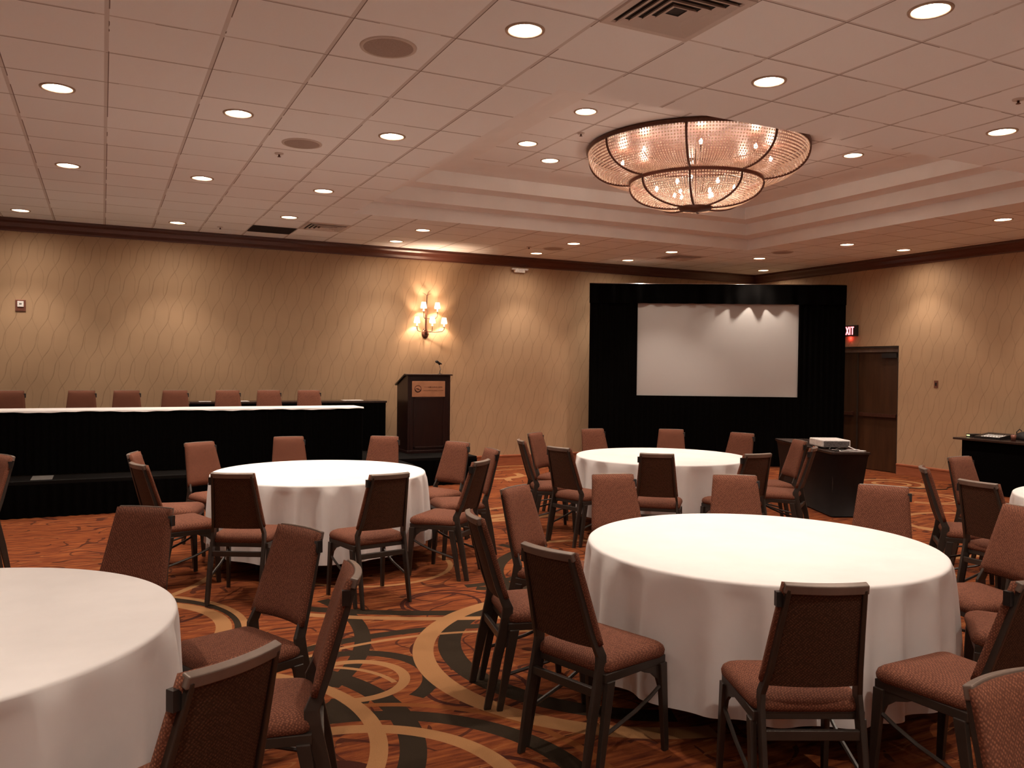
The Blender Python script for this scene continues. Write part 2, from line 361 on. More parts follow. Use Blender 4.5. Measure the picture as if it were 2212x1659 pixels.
# unseen downlights added outside the frame to fill the room with light
DL_ADDED = [(-1.0, 2.55), (2.17, .6), (.93, -.6), (6.43, 1.8), (8.3, 4.27), (10.09, 4.27), (11.29, 6.68), (4.0, -.5), (-2.7, 6.7), (-2.7, 9.2), (-2.7, 4.2),
       (-2.7, 12.27), (-.3, .6), (-2.7, .6), (6.43, -1.2), (8.3, 1.8), (2.17, -2.5), (-.3, -2.5), (10.09, 1.8), (11.29, 4.2), (-4.6, 6.7), (-4.6, 11.6), (-4.6, 2.0)]
TL = [(4.12, 6.86), (4.15, 8.13), (4.72, 8.66), (7.60, 6.80), (7.62, 7.98)]
RL = 0.097
def holed(mb, x0, x1, y0, y1, z, holes, skip=None):
    hs = 0.13
    hl = [h for h in holes if x0 < h[0] < x1 and y0 < h[1] < y1]
    xs = {x0, x1}; ys = {y0, y1}
    if skip: xs |= {skip[0], skip[1]}; ys |= {skip[2], skip[3]}
    def order(vals, base, lo, hi): return sorted(v for v in vals if lo - 1e-6 <= v <= hi + 1e-6)
    for h in hl: ys |= {h[1] - hs, h[1] + hs}
    ys = order(ys, None, y0, y1)
    ys = [y for i, y in enumerate(ys) if i == 0 or y - ys[i - 1] > 1e-4]
    # rows; inside a row split in x at the holes that span exactly it. merge overlapping bands by local cells
    xs_all = set(xs)
    for h in hl: xs_all |= {h[0] - hs, h[0] + hs}
    xs_all = order(xs_all, None, x0, x1)
    done = set()
    for i in range(len(xs_all) - 1):
        for j in range(len(ys) - 1):
            a, b, c, d = xs_all[i], xs_all[i + 1], ys[j], ys[j + 1]
            mx_, my_ = (a + b) / 2, (c + d) / 2
            if skip and skip[0] < mx_ < skip[1] and skip[2] < my_ < skip[3]: continue
            if any(abs(mx_ - h[0]) < hs and abs(my_ - h[1]) < hs for h in hl): continue
            mb.add([(a, c, z), (b, c, z), (b, d, z), (a, d, z)], [(0, 3, 2, 1)])
    for hx, hy in hl:
        n = 32; sq = []; ci = []
        for k in range(n):
            t = 2 * PI * k / n + PI / 4; cx, cy = math.cos(t), math.sin(t); q = hs / max(abs(cx), abs(cy))
            sq.append((hx + cx * q, hy + cy * q, z)); ci.append((hx + cx * RL, hy + cy * RL, z))
        mb.loft([sq, ci], cap=False)
    return mb
mb = MB(); holed(mb, XL, WX, YB, WY, H, DL + DL_ADDED, (TX0, TX1, TY0, TY1))
def flat(mb, name, m, label):
    me = bpy.data.meshes.new(name); me.from_pydata(mb.v, [], mb.f); me.update(); me.materials.append(m)
    o = bpy.data.objects.new(name, me); C.objects.link(o); return tag(o, label, kind='structure')
ceil = flat(mb, 'ceiling', MAT['ceil'], 'suspended ceiling of square acoustic tiles')
mb = MB(); I = 0.60
FX0, FX1, FY0, FY1 = 3.90, 8.19, 6.20, 9.16      # tiled field inside a plain plaster margin
holed(mb, FX0, FX1, FY0, FY1, TH, TL)
pm = MB().loft([[(TX0 + I, TY0 + I, TH), (TX1 - I, TY0 + I, TH), (TX1 - I, TY1 - I, TH), (TX0 + I, TY1 - I, TH)], [(FX0, FY0, TH), (FX1, FY0, TH), (FX1, FY1, TH), (FX0, FY1, TH)]], cap=False)
pm.build('tray_margin', MAT['soffit'], ceil)
o = mb.build('tray_ceiling_top', MAT['ceil_tray'], ceil)
mb = MB(); dz = (TH - H) / 3
for k in range(3):
    i0, i1 = k * 0.3, (k + 1) * 0.3; z0, z1 = H + k * dz, H + (k + 1) * dz
    def rect(i, z): return [(TX0 + i, TY0 + i, z), (TX1 - i, TY0 + i, z), (TX1 - i, TY1 - i, z), (TX0 + i, TY1 - i, z)]
    mb.loft([rect(i0, z0), rect(i0, z1)], cap=False)
    if k < 2: mb.loft([rect(i0, z1), rect(i1, z1)], cap=False)
    else: mb.loft([rect(i0, z1), rect(i0 + 0.001, z1)], cap=False)
o = mb.build('tray_steps', MAT['soffit'], ceil)
# slab above, so that recesses are dark and closed
struct('ceiling_slab', MB().box(XL - .2, WX + .2, YB - .2, WY + .2, TH + .35, TH + .5), MAT['ventdark'])
struct('floor', MB().box(XL, WX + .4, YB, WY, -0.1, 0.0), MAT['carpet'], 'rust orange carpet with beige and olive swirling bands')
struct('wall_back', MB().box(XL - .2, WX + .6, WY, WY + .2, -0.1, TH + .35), MAT['wall_x'], 'long beige wall with slanting trellis wallpaper')
DY0, DY1, DZ = 9.60, 11.42, 2.14
w = MB().box(WX, WX + .2, YB, DY0, -0.1, TH + .35).box(WX, WX + .2, DY1, WY, -0.1, TH + .35).box(WX, WX + .2, DY0, DY1, DZ, TH + .35)
struct('wall_right', w, MAT['wall_y'], 'right wall with slanting trellis wallpaper around a double door')
struct('wall_left', MB().box(XL - .2, XL, YB, WY, -0.1, TH + .35), MAT['wall_y'])
struct('wall_front', MB().box(XL - .2, WX + .2, YB - .2, YB, -0.1, TH + .35), MAT['wall_x'])

def crown_prof(): return [(0.0, -.165), (.018, -.165), (.022, -.145), (.05, -.11), (.075, -.06), (.10, -.035), (.105, -.012), (.118, -.010), (.118, 0.0), (0.0, 0.0)]
def run(prof, kind):
    mb = MB()
    if kind == 'back': mb.loft([[(x, WY - a, H + z) for a, z in prof] for x in (XL, WX)])
    else: mb.loft([[(WX - a, y, H + z) for a, z in prof] for y in (YB, WY)])
    return mb
struct('trim_1', run(crown_prof(), 'back'), MAT['crown'], 'dark reddish crown moulding along the long wall')
struct('trim_2', run(crown_prof(), 'side'), MAT['crown'], 'dark reddish crown moulding along the right wall')
bp_ = [(0, 0), (.022, 0), (.022, .15), (.030, .155), (.030, .175), (.012, .185), (0, .185)]
b = MB(); b.loft([[(x, WY - a, z) for a, z in bp_] for x in (XL, WX)]); struct('baseboard_back', b, MAT['base'], 'reddish wood baseboard with a capped top')
b = MB()
for y0, y1 in ((YB, DY0 - .01), (DY1 + .01, WY)): b.loft([[(WX - a, y, z) for a, z in bp_] for y in (y0, y1)])
struct('baseboard_right', b, MAT['base'], 'reddish wood baseboard beside the double door')

# double door in the right wall
door = tag(bpy.data.objects.new('door_1', None), 'dark brown double door partly behind the black drape', kind='structure'); C.objects.link(door)
ym = (DY0 + DY1) / 2
fr = MB().box(WX + .01, WX + .2, DY0, DY0 + .025, 0, DZ).box(WX + .01, WX + .2, DY1 - .025, DY1, 0, DZ).box(WX + .01, WX + .2, DY0, DY1, DZ - .03, DZ)
fr.build('door_frame', MAT['frame'], door)
MB().box(WX + .06, WX + .10, DY0 + .025, DY1 - .025, DZ - .10, DZ - .03).build('header_strip', MAT['rail'], door)
for y0, y1, sgn in ((DY0 + .03, ym - .012, 1), (ym + .012, DY1 - .03, -1)):
    lf = MB().box(WX + .10, WX + .145, y0, y1, 0.01, DZ - .03).build('door_leaf', MAT['door'], door, bevel=.003)
    MB().box(WX + .06, WX + .085, y0 + .06, y1 - .06, .93, .985).box(WX + .08, WX + .10, y0 + .06, y0 + .12, .92, .995).box(WX + .08, WX + .10, y1 - .12, y1 - .06, .92, .995).build('push_bar', MAT['bronze'], lf)
    ya = y0 + .05 if sgn > 0 else y1 - .35
    MB().box(WX + .05, WX + .10, ya, ya + .30, DZ - .20, DZ - .12).build('door_closer', MAT['blackp'], lf)
MB().box(WX + .09, WX + .15, ym - .014, ym + .014, 0.01, DZ - .03).build('door_astragal', MAT['frame'], door)

# ------------------------------------------------------------------ downlights
def downlight(z, power, label, loc):
    t = thing('downlight', label, 'ceiling light', loc, 0, 'recessed downlights in the ceiling')
    MB().lathe([(RL + .018, 0.0), (RL + .016, -.006), (RL + .002, -.008), (RL - .004, -.002), (RL - .002, .004), (RL + .018, 0.0)], 32).build('trim_ring', MAT['trimwhite'], t, True)
    MB().lathe([(RL - .002, .002), (RL - .006, .025), (RL - .020, .060), (.05, .085), (.0, .088)], 32).build('reflector', MAT['reflector'], t, True)
    MB().lathe([(.0, .012), (.022, .014), (.038, .024), (.046, .042), (.044, .066), (.032, .10)], 24).build('bulb', MAT['bulb'], t, True)
    light('lamp', 'SPOT', t, (0, 0, -.02), power, WARM, .05, (0, 0, 0), math.radians(88), .65)
    light('lamp_spill', 'SPOT', t, (0, 0, -.02), WIDE_W, WARM, .08, (0, 0, 0), math.radians(165), .9)
    return t
def cells(x, y):
    return None
names = {
 (-.29, 6.7): 'bright downlight with visible bulb, upper left, above the darker-rimmed one', (.93, 6.71): 'downlight between the upper left bulb light and the twin beside the speaker grille',
 (2.17, 6.75): 'downlight above and left of the stepped ceiling recess corner', (2.16, 4.28): 'glaring downlight with bulb showing, between speaker grille and large air diffuser',
 (3.95, 3.04): 'brightest glaring downlight, at the top right corner of the picture', (3.98, 4.27): 'glaring downlight directly above the chandelier right of the large diffuser',
 (6.43, 4.28): 'downlight near the right frame edge, right of the chandelier', (-.31, 9.26): 'dark-rimmed downlight on the left, below the bulb light',
 (.92, 9.2): 'middle downlight of the row beneath the smaller speaker grille', (2.18, 9.2): 'downlight left of the recess corner, above the two wall vents',
 (-.94, 12.27): 'leftmost downlight close to the crown moulding of the long wall', (.91, 12.24): 'downlight by the crown moulding over the third head chair',
 (2.17, 11.04): 'downlight just above the dark square return grille', (4.04, 11.12): 'downlight above and right of the one over the sconce',
 (4.04, 12.31): 'downlight at the crown moulding left of the wall sconce glow', (6.51, 12.38): 'downlight near the crown above the emergency light box',
 (6.5, 11.13): 'downlight behind the one above the emergency light box', (8.33, 11.1): 'downlight beside the dark vent over the projection screen',
 (8.31, 12.33): 'downlight flaring against the crown at the left of the drape top', (10.08, 10.97): 'downlight over the right half of the projection screen',
 (11.34, 12.23): 'lowest downlight in the corner above the drape', (10.09, 9.11): 'left of the two downlights above the exit sign',
 (11.29, 9.08): 'right of the two downlights above the exit sign, nearest the wall', (10.09, 6.68): 'lower right downlight near the frame edge under the recess'}
WD = []
def wash_data(o):
    if not WD: d = o.data.copy(); d.energy = WASH_W; WD.append(d)
    return WD[0]
proto = None
for q, (x, y) in enumerate(DL + DL_ADDED):
    lb = names.get((x, y), 'added unseen downlight in the ceiling outside the frame')
    wash = y > 12 or x > 11
    if proto is None: proto = downlight(H, SPOT_W, lb, (x, y, H)); t = proto
    else: t = dup(proto, (x, y, H), 0, lb)
    if wash: [setattr(o, 'data', wash_data(o)) for o in bpy.data.objects if o.parent == t and o.type == 'LIGHT' and o.name.split('.')[0] == 'lamp']
tlab = ['downlight in the recess beside the upper left of the chandelier', 'dark-rimmed downlight inside the recess left of the chandelier', 'downlight in the recess close below the dark-rimmed one',
        'faint downlight in the recess to the right of the chandelier', 'downlight half tucked behind the right side of the chandelier']
for (x, y), lb in zip(TL, tlab): dup(proto, (x, y, TH), 0, lb)

# ------------------------------------------------------------------ ceiling fittings
def diffuser(x, y, s, label, square=True):
    t = thing('air_diffuser', label, 'air vent', (x, y, H), 0, 'air diffusers in the ceiling')
    f = MB()
    def sq(a, z): return [(-a, -a, z), (a, -a, z), (a, a, z), (-a, a, z)]
    f.loft([sq(s, -.001), sq(s - .004, -.010), sq(s - .045, -.012), sq(s - .055, -.004), sq(s - .055, -.001)], cap=False)
    f.build('outer_frame', MAT['vent'], t)
    MB().add(sq(s - .055, -.001), [(0, 1, 2, 3)]).build('backing', MAT['ventdark'], t)
    for k in range(4):
        a = s - .075 - k * .052
        MB().loft([sq(a, -.003), sq(a + .012, -.022), sq(a + .008, -.024), sq(a - .026, -.006)], cap=False).build('louver', MAT['vent'], t)
    return t
d0 = diffuser(2.765, 3.675, .30, 'large square air diffuser cut by the top edge of the picture')
dup(d0, (2.765, 11.55, H), 0, 'small louvred diffuser near the long wall right of the dark grille')
dup(d0, (8.87, 11.56, H), 0, 'dark diffuser over the projection screen near the corner')
t = thing('return_grille', 'dark square return air grille near the crown of the long wall', 'air vent', (2.15, 12.17, H))
MB().box(-.30, .30, -.27, .27, -.006, -.001).build('grille_plate', MAT['ventdark'], t)
g = MB()
for k in range(18): g.box(-.29, .29, -.26 + k * .03, -.253 + k * .03, -.012, -.006)
g.build('blades', MAT['ventdark'], t)
for x, y, lb in ((1.545, 4.89, 'large round speaker grille left of the glaring downlight'), (1.548, 7.34, 'smaller round speaker grille in the middle left of the ceiling'),
                 (6.49, 11.76, 'faint round speaker grille near the crown over the drape'), (9.88, 10.23, 'faint round speaker grille above the screen near the right wall')):
    t = thing('ceiling_speaker', lb, 'ceiling speaker', (x, y, H), 0, 'round ceiling speakers')
    MB().lathe([(.172, 0), (.170, -.006), (.155, -.009), (.150, -.007)], 40).build('rim', MAT['vent'], t, True)
    MB().lathe([(.152, -.006), (.08, -.012), (0, -.014)], 40).build('mesh_cover', MAT['speaker'], t, True)
for x, y, z, lb in ((1.436, 7.78, H, 'sprinkler head under the smaller round speaker grille'), (1.47, 12.3, H, 'sprinkler head near the crown left of the return grille'),
                    (6.06, 11.78, H, 'sprinkler head near the crown left of a faint speaker'), (5.766, 3.725, H, 'sprinkler head at the right edge of the picture'), (4.45, 7.5, TH, 'sprinkler head in the recess between two downlights')):
    t = thing('sprinkler_head', lb, 'sprinkler', (x, y, z), 0, 'sprinkler heads')
    MB().lathe([(.04, 0), (.038, -.008), (.02, -.012), (.0, -.012)], 24).build('escutcheon', MAT['vent'], t, True)
    MB().lathe([(.0, -.012), (.008, -.012), (.008, -.03), (.016, -.031), (.016, -.034), (0, -.034)], 12).build('nozzle', MAT['bronze'], t, True)

# ------------------------------------------------------------------ chandelier
CX, CY = 5.87, 7.41
ch = thing('chandelier', 'two-tiered crystal bead basket chandelier with dark bronze ribs in the ceiling recess', 'chandelier', (CX, CY, TH))
R1, Z1, R2, Z2, R3, Z3 = 1.18, 4.095 - TH, .71, 3.765 - TH, .17, 3.49 - TH
def curve(ra, za, rb, zb, n, bulge):
    """bulging quarter profile from (ra,za) down and in to (rb,zb)"""
    out = []
    for i in range(n + 1):
        t = i / n * PI / 2
        x = rb + (ra - rb) * math.cos(t) ** bulge; z = za + (zb - za) * math.sin(t) ** bulge
        out.append((x, z))
    return out
U = curve(R1, Z1, R2, Z2 + .01, 28, 0.92); LW = curve(R2, Z2 - .02, R3, Z3, 24, 0.92)
MB().lathe([(R1 + .01, -.001), (R1 + .025, -.012), (R1 + .025, Z1 - .004), (R1 + .005, Z1 - .008), (R1 - .02, Z1), (R1 - .02, -.001)], 96).build('top_ring', MAT['bronze'], ch, True)
MB().lathe([(R2 + .004, Z2 + .03), (R2 + .022, Z2 + .01), (R2 + .02, Z2 - .02), (R2, Z2 - .03), (R2 - .02, Z2), (R2 + .004, Z2 + .03)], 80).build('middle_ring', MAT['bronze2'], ch, True)
MB().lathe([(R1 - .03, -.002), (.3, -.004), (0, -.004)], 64).build('ceiling_plate', MAT['bronze2'], ch)
hub = MB().lathe([(0, Z3 + .03), (R3 + .01, Z3 + .02), (R3 + .018, Z3), (R3, Z3 - .025), (.08, Z3 - .035), (.03, Z3 - .05), (0, Z3 - .055)], 40)
hub.build('bottom_disc', MAT['bronze'], ch, True)
for k in range(8):
    a = math.radians(k * 45 - 133)
    for prof, nm in ((U, 'upper_rib'), (LW, 'lower_rib')):
        MB().tube([((r + .012) * math.cos(a), (r + .012) * math.sin(a), z - .006) for r, z in prof], .013, 8).build(nm, MAT['bronze'], ch, True)
def beads(prof, pitch, name, rb):
    # resample the profile at even arc length
    L_ = [0]
    for (a, b), (c, d) in zip(prof, prof[1:]): L_.append(L_[-1] + math.hypot(c - a, d - b))
    n = int(L_[-1] / pitch); mb = MB(); ns = int(2 * PI * prof[0][0] / pitch)
    oct_v = []
    for st, rr in ((0, 0.75), (1, 0.75)):
        pass
    ring = [(math.cos(2 * PI * k / 6), math.sin(2 * PI * k / 6)) for k in range(6)]
    base = [(0, 0, 1)] + [(x * .86, y * .86, .5) for x, y in ring] + [(x * .86, y * .86, -.5) for x, y in ring] + [(0, 0, -1)]
    fs = [(0, 1 + k, 1 + (k + 1) % 6) for k in range(6)] + [(1 + k, 7 + k, 7 + (k + 1) % 6, 1 + (k + 1) % 6) for k in range(6)] + [(13, 7 + (k + 1) % 6, 7 + k) for k in range(6)]
    for i in range(n):
        s_ = (i + .5) * pitch; j = max(q for q in range(len(L_)) if L_[q] <= s_); j = min(j, len(prof) - 2)
        u = (s_ - L_[j]) / (L_[j + 1] - L_[j]); r = prof[j][0] + (prof[j + 1][0] - prof[j][0]) * u; z = prof[j][1] + (prof[j + 1][1] - prof[j][1]) * u
        sc = rb * (0.55 + 0.45 * min(1.0, r / prof[0][0] * 1.15))
        step = 1
        if 2 * PI * r / ns < pitch * 0.42: step = 2
        if 2 * PI * r / ns < pitch * 0.2: step = 3
        for k in range(0, ns, step):
            a = 2 * PI * k / ns; o = len(mb.v); ca, sa = r * math.cos(a), r * math.sin(a)
            mb.v += [(ca + x * sc, sa + y * sc, z + q * sc * 1.15) for x, y, q in base]
            mb.f += [tuple(p + o for p in f) for f in fs]
    me = bpy.data.meshes.new(name); me.from_pydata(mb.v, [], mb.f); me.materials.append(MAT['crystal'])
    me.polygons.foreach_set('use_smooth', [True] * len(me.polygons))
    ob = bpy.data.objects.new(name, me); C.objects.link(ob); ob.parent = ch; ob['kind'] = 'stuff'; return ob
beads(U, .031, 'upper_crystal_strands', .0098); beads(LW, .029, 'lower_crystal_strands', .0092)
rb_ = random.Random(3)
spots = [(0.80, k * 45 + 10, Z1 + .0 - .10) for k in range(8)] + [(0.42, k * 60 + 25, Z2 - .07) for k in range(6)] + [(.22, k * 90 + 5, Z2 - .13) for k in range(4)]
for q, (r, a, z) in enumerate(spots):
    a = math.radians(a); x, y = r * math.cos(a), r * math.sin(a)
    MB().lathe([(0, .035), (.008, .03), (.016, .014), (.019, 0), (.014, -.014), (0, -.022)], 12, (x, y, z)).build('bulb', MAT['cbulb'], ch, True)
    if q < 14: light('lamp', 'POINT', ch, (x, y, z + .06), CHAND_W, (1, .82, .66), .03)
MB().tube([(0, 0, -.01), (0, 0, Z3 + .03)], .011, 10).build('stem', MAT['bronze'], ch, True)
for k in range(8):
    a = math.radians(k * 45 + 10); c_, s_ = math.cos(a), math.sin(a)
    MB().tube([(0, 0, Z1 - .06), (.4 * c_, .4 * s_, Z1 - .16), (.75 * c_, .75 * s_, Z1 - .17), (.80 * c_, .80 * s_, Z1 - .12)], .008, 6).build('lamp_arm', MAT['bronze'], ch, True)

# ------------------------------------------------------------------ chairs
def cushion(mb, wf, wb, y0, y1, z0, z1, rad=.05, crown=.018):
    """rounded trapezoid pad; front is y1"""
    def outline(ins):
        cs = [(-wb / 2 + ins, y0 + ins), (wb / 2 - ins, y0 + ins), (wf / 2 - ins, y1 - ins), (-wf / 2 + ins, y1 - ins)]
        pts = []; r = max(.005, rad - ins * .5)
        for i, (cx, cy) in enumerate(cs):
            sx, sy = (1 if cx < 0 else -1), (1 if i < 2 else -1)
            ox, oy = cx + sx * r, cy + sy * r; a0 = (PI, 1.5 * PI, 0, .5 * PI)[i]
            for k in range(5): a = a0 + k * PI / 8; pts.append((ox + r * math.cos(a), oy + r * math.sin(a)))
        return pts
    rings = []
    h = z1 - z0
    for ins, z in ((.012, z0), (.002, z0 + h * .18), (0, z0 + h * .45), (.006, z0 + h * .75), (.02, z0 + h * .95), (.045, z1 + crown * .45), (.09, z1 + crown * .85), (.15, z1 + crown)):
        rings.append([(x, y, z) for x, y in outline(ins)])
    mb.loft(rings)
KZ, TZ = .50, .94
SL = .135 / .44
def back_y(z): return -.215 - (z - KZ) * SL
def back_hw(z): return .188 - (z - KZ) / .44 * .042
def sheet(z0, z1, off_f, off_b, wid=1.0, nz=10, nx=10, puff=0.0, curve_=.022, round_top=False):
    mb = MB(); A = []; Bk = []
    ny = Vector((0, 1, SL)).normalized()
    for i in range(nz + 1):
        z = z0 + (z1 - z0) * i / nz
        for j in range(nx + 1):
            s = -1 + 2 * j / nx; ed = (1 - abs(s) ** 5) * (1 - abs(2 * i / nz - 1) ** 7)
            x = s * back_hw(z) * wid; y = back_y(z) - curve_ * (1 - s * s)
            of = off_f + puff * ed
            A.append((x, y + ny.y * of, z + ny.z * of)); Bk.append((x, y + ny.y * off_b, z + ny.z * off_b))
    o = len(A); mb.v = A + Bk; w_ = nx + 1
    for i in range(nz):
        for j in range(nx):
            a = i * w_ + j; mb.f.append((a, a + 1, a + w_ + 1, a + w_)); mb.f.append((o + a, o + a + w_, o + a + w_ + 1, o + a + 1))
    for j in range(nx):
        mb.f.append((j, o + j, o + j + 1, j + 1)); a = nz * w_ + j; mb.f.append((a, a + 1, o + a + 1, o + a))
    for i in range(nz):
        a = i * w_; mb.f.append((a, a + w_, o + a + w_, o + a)); a += nx; mb.f.append((a, o + a, o + a + w_, a + w_))
    return mb
def make_chair(label, group):
    t = thing('banquet_chair', label, 'chair', (0, 0, 0), 0, group)
    mb = MB(); cushion(mb, .46, .42, -.225, .190, .422, .482); mb.build('seat', MAT['fabric'], t, True)
    f = MB()
    for s in (-1, 1): f.bar((s * .212, .19, .405), (s * .212, .19, .425), .02, .02)
    f.v = []; f.f = []
    f.box(-.215, .215, .150, .178, .395, .425).box(-.205, .205, -.215, -.185, .395, .425)
    for s in (-1, 1):
        f.add([(s * .218, .178, .39), (s * .190, .178, .39), (s * .182, -.22, .39), (s * .210, -.22, .39), (s * .218, .178, .427), (s * .190, .178, .427), (s * .182, -.22, .427), (s * .210, -.22, .427)],
              [(0, 1, 2, 3), (4, 7, 6, 5), (0, 4, 5, 1), (1, 5, 6, 2), (2, 6, 7, 3), (3, 7, 4, 0)])
    f.build('seat_frame', MAT['frame'], t, bevel=.003)
    for s in (-1, 1):
        MB().bar((s * .214, .155, .395), (s * .222, .178, 0), .026, .048, .022, .030).build('leg', MAT['frame'], t, bevel=.003)
        MB().bar((s * .206, -.190, .395), (s * .214, -.262, 0), .026, .048, .022, .030).build('leg', MAT['frame'], t, bevel=.003)
        # plate brace with a curved upper corner between the front leg and the rear leg
        MB().tube([(s * .214, .158, .30), (s * .212, .08, .262), (s * .211, -.02, .225), (s * .21, -.225, .175)], .009, 6).build('side_brace', MAT['frame'], t)
        MB().loft([[(s * (.20 + q), y, z) for y, z in ((.15, .395), (.15, .27), (.125, .33), (.085, .362), (.03, .38), (.0, .395))] for q in (0, .014)]).build('corner_gusset', MAT['frame'], t)
        def rr(x, y, z, w, d): return [(x + a * w / 2, y + b * d / 2, z) for a, b in ((-1, -1), (1, -1), (1, 1), (-1, 1))]
        pst = MB().loft([rr(s * .185, -.318, 0, .020, .036), rr(s * .184, -.27, .25, .020, .05), rr(s * .183, -.222, KZ - .05, .020, .058), rr(s * .180, -.218, KZ, .020, .054),
                         rr(s * (back_hw(.6) - .014), back_y(.6) - .014, .6, .020, .044), rr(s * (back_hw(.92) - .014), back_y(.92) - .014, .92, .018, .032)])
        pst.build('back_post', MAT['frame'], t, bevel=.004)
    MB().box(-.185, .185, -.262, -.240, .335, .372).build('stretcher', MAT['frame'], t, bevel=.003)
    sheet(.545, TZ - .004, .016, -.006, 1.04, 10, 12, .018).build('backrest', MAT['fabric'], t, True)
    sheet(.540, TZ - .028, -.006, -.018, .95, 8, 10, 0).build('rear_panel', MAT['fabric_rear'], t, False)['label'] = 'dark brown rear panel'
    sheet(TZ - .030, TZ + .004, .004, -.024, 1.02, 2, 10, 0).build('top_rail', MAT['rail'], t, bevel=.004)['label'] = 'greyish top rail'
    MB().box(-.172, -.148, -.345, -.318, .852, .905).build('ganging_clip', MAT['blackp'], t)
    return t
OFF = .35   # the middle of the back's top edge lies this far behind the origin
G1 = 'banquet chairs around the round tables'
CH = [
 (2.34, 2.20, 65, 'chair seen from behind, centred in front of the largest whole white table'),
 (1.69, 3.05, 17, 'near left chair of the largest table, whole seat and legs showing'),
 (1.76, 3.89, -12, 'chair seen edge-on at the left of the largest table'),
 (2.34, 4.69, -57, 'tan-fronted chair at the left rear of the largest table'),
 (3.27, 5.01, -103, 'tan-fronted chair behind the left end of the largest table'),
 (4.06, 4.63, -123, 'tan-fronted chair behind the middle of the largest table'),
 (4.59, 3.83, -145, 'tan-fronted chair behind the right part of the largest table, below the ringed carpet motif'),
 (4.65, 2.90, 167, 'tan-fronted chair at the right of the largest table, cut by the frame edge'),
 (4.13, 2.26, 130, 'chair right of the largest table of which mostly the middle seat shows'),
 (3.10, 1.90, 92, 'near right chair of the largest table, dark back cut by the frame'),
 (2.01, 1.29, -88, 'large chair back in the bottom right corner of the picture'),
 (.17, 4.69, -126, 'dim chair back behind the table cut off at bottom left'),
 (.81, 3.87, -156, 'chair with patterned tan front, right of the bottom left table'),
 (.82, 3.01, 167, 'edge-on chair with pale top cap, right of the bottom left table'),
 (.30, 2.22, 123, 'nearest dark chair back with a grey top rail at bottom left'),
 (.81, 6.03, 62, 'dark-backed chair at the near left of the brightly lit table by the head table'),
 (1.81, 5.61, 100, 'dark-backed chair at the near right of the brightly lit table by the head table'),
 (2.72, 6.18, 133, 'dark-backed chair turned sideways at the right of the brightly lit table'),
 (3.21, 7.75, -156, 'tilted tan chair right of the brightly lit table, in front of the lectern foot'),
 (3.23, 6.97, 176, 'rightmost chair of the brightly lit table, seen from its edge against the baseboard'),
 (1.76, 8.91, -93, 'tan chair behind the middle of the brightly lit table'),
 (2.73, 8.65, -125, 'tan chair behind the right part of the brightly lit table, left of the lectern'),
 (.86, 8.49, -63, 'tan chair at the left rear corner of the brightly lit table'),
 (.27, 6.85, 17, 'near one of the two overlapping chairs left of the brightly lit table'),
 (.29, 7.66, -15, 'far one of the two overlapping chairs left of the brightly lit table'),
 (4.48, 6.14, 52, 'dark-backed chair centred in front of the far table before the projection screen'),
 (3.96, 6.95, 15, 'dark-backed chair at the left front of the far table before the screen'),
 (3.99, 7.75, -17, 'dark-backed leftmost chair of the far table, seen nearly from its side'),
 (4.52, 8.58, -55, 'tan-fronted chair behind the leftmost chair of the far table, against the baseboard'),
 (5.52, 8.93, -93, 'tan chair behind the far table at the left edge of the black drape'),
 (6.46, 8.56, -128, 'tan chair behind the middle of the far table below the screen'),
 (6.93, 7.78, -162, 'tan chair behind the right part of the far table'),
 (6.81, 6.75, 158, 'tan-fronted chair between the far table and the projector table'),
 (6.34, 6.10, 127, 'chair seen edge-on directly in front of the projector table'),
 (5.34, 5.83, 88, 'dark-backed chair at the right front of the far table'),
 (5.88, 4.49, -46, 'chair seen edge-on at the right, below the equipment table'),
 (6.91, 4.93, -87, 'tan-fronted chair standing before the equipment table'),
 (5.48, 3.75, -3, 'dark-backed chair at the right before the small sliver of white table'),
 (-.70, 7.80, -157, 'chair cut by the left frame edge in front of the stage')]
p0 = make_chair(CH[0][3], G1); first = True
TCEN = [(3.165, 3.408), (1.713, 7.273), (5.401, 7.318), (-.654, 3.471), (6.95, 3.38)]
def place(root, x, y, fdeg, z, label, group):
    for cx, cy in TCEN:
        d = math.hypot(x - cx, y - cy)
        if 1.3 < d < 1.53: x, y = cx + (x - cx) * 1.53 / d, cy + (y - cy) * 1.53 / d
    a = math.radians(fdeg); loc = (x + OFF * math.cos(a), y + OFF * math.sin(a), z); rz = a - PI / 2
    if root is None: p0.location = loc; p0.rotation_euler = (0, 0, rz); return p0
    return dup(root, loc, rz, label, group)
for x, y, a, lb in CH:
    place(None if first else p0, x, y, a, 0, lb, G1); first = False
hl = ['head table chair cut by the left frame edge', 'second head table chair from the left frame edge', 'third head table chair from the left, closely spaced to the second',
      'middle head table chair, just left of the dark rear table end', 'head table chair over the left end of the dark rear table', 'second head table chair from the lectern',
      'head table chair nearest the lectern']
for (x, lb) in zip((-1.03, -.24, .28, .87, 1.54, 2.09, 2.65), hl):
    place(p0, x, 12.0, -90 + random.uniform(-3, 3), .40, lb, 'chairs behind the head table')

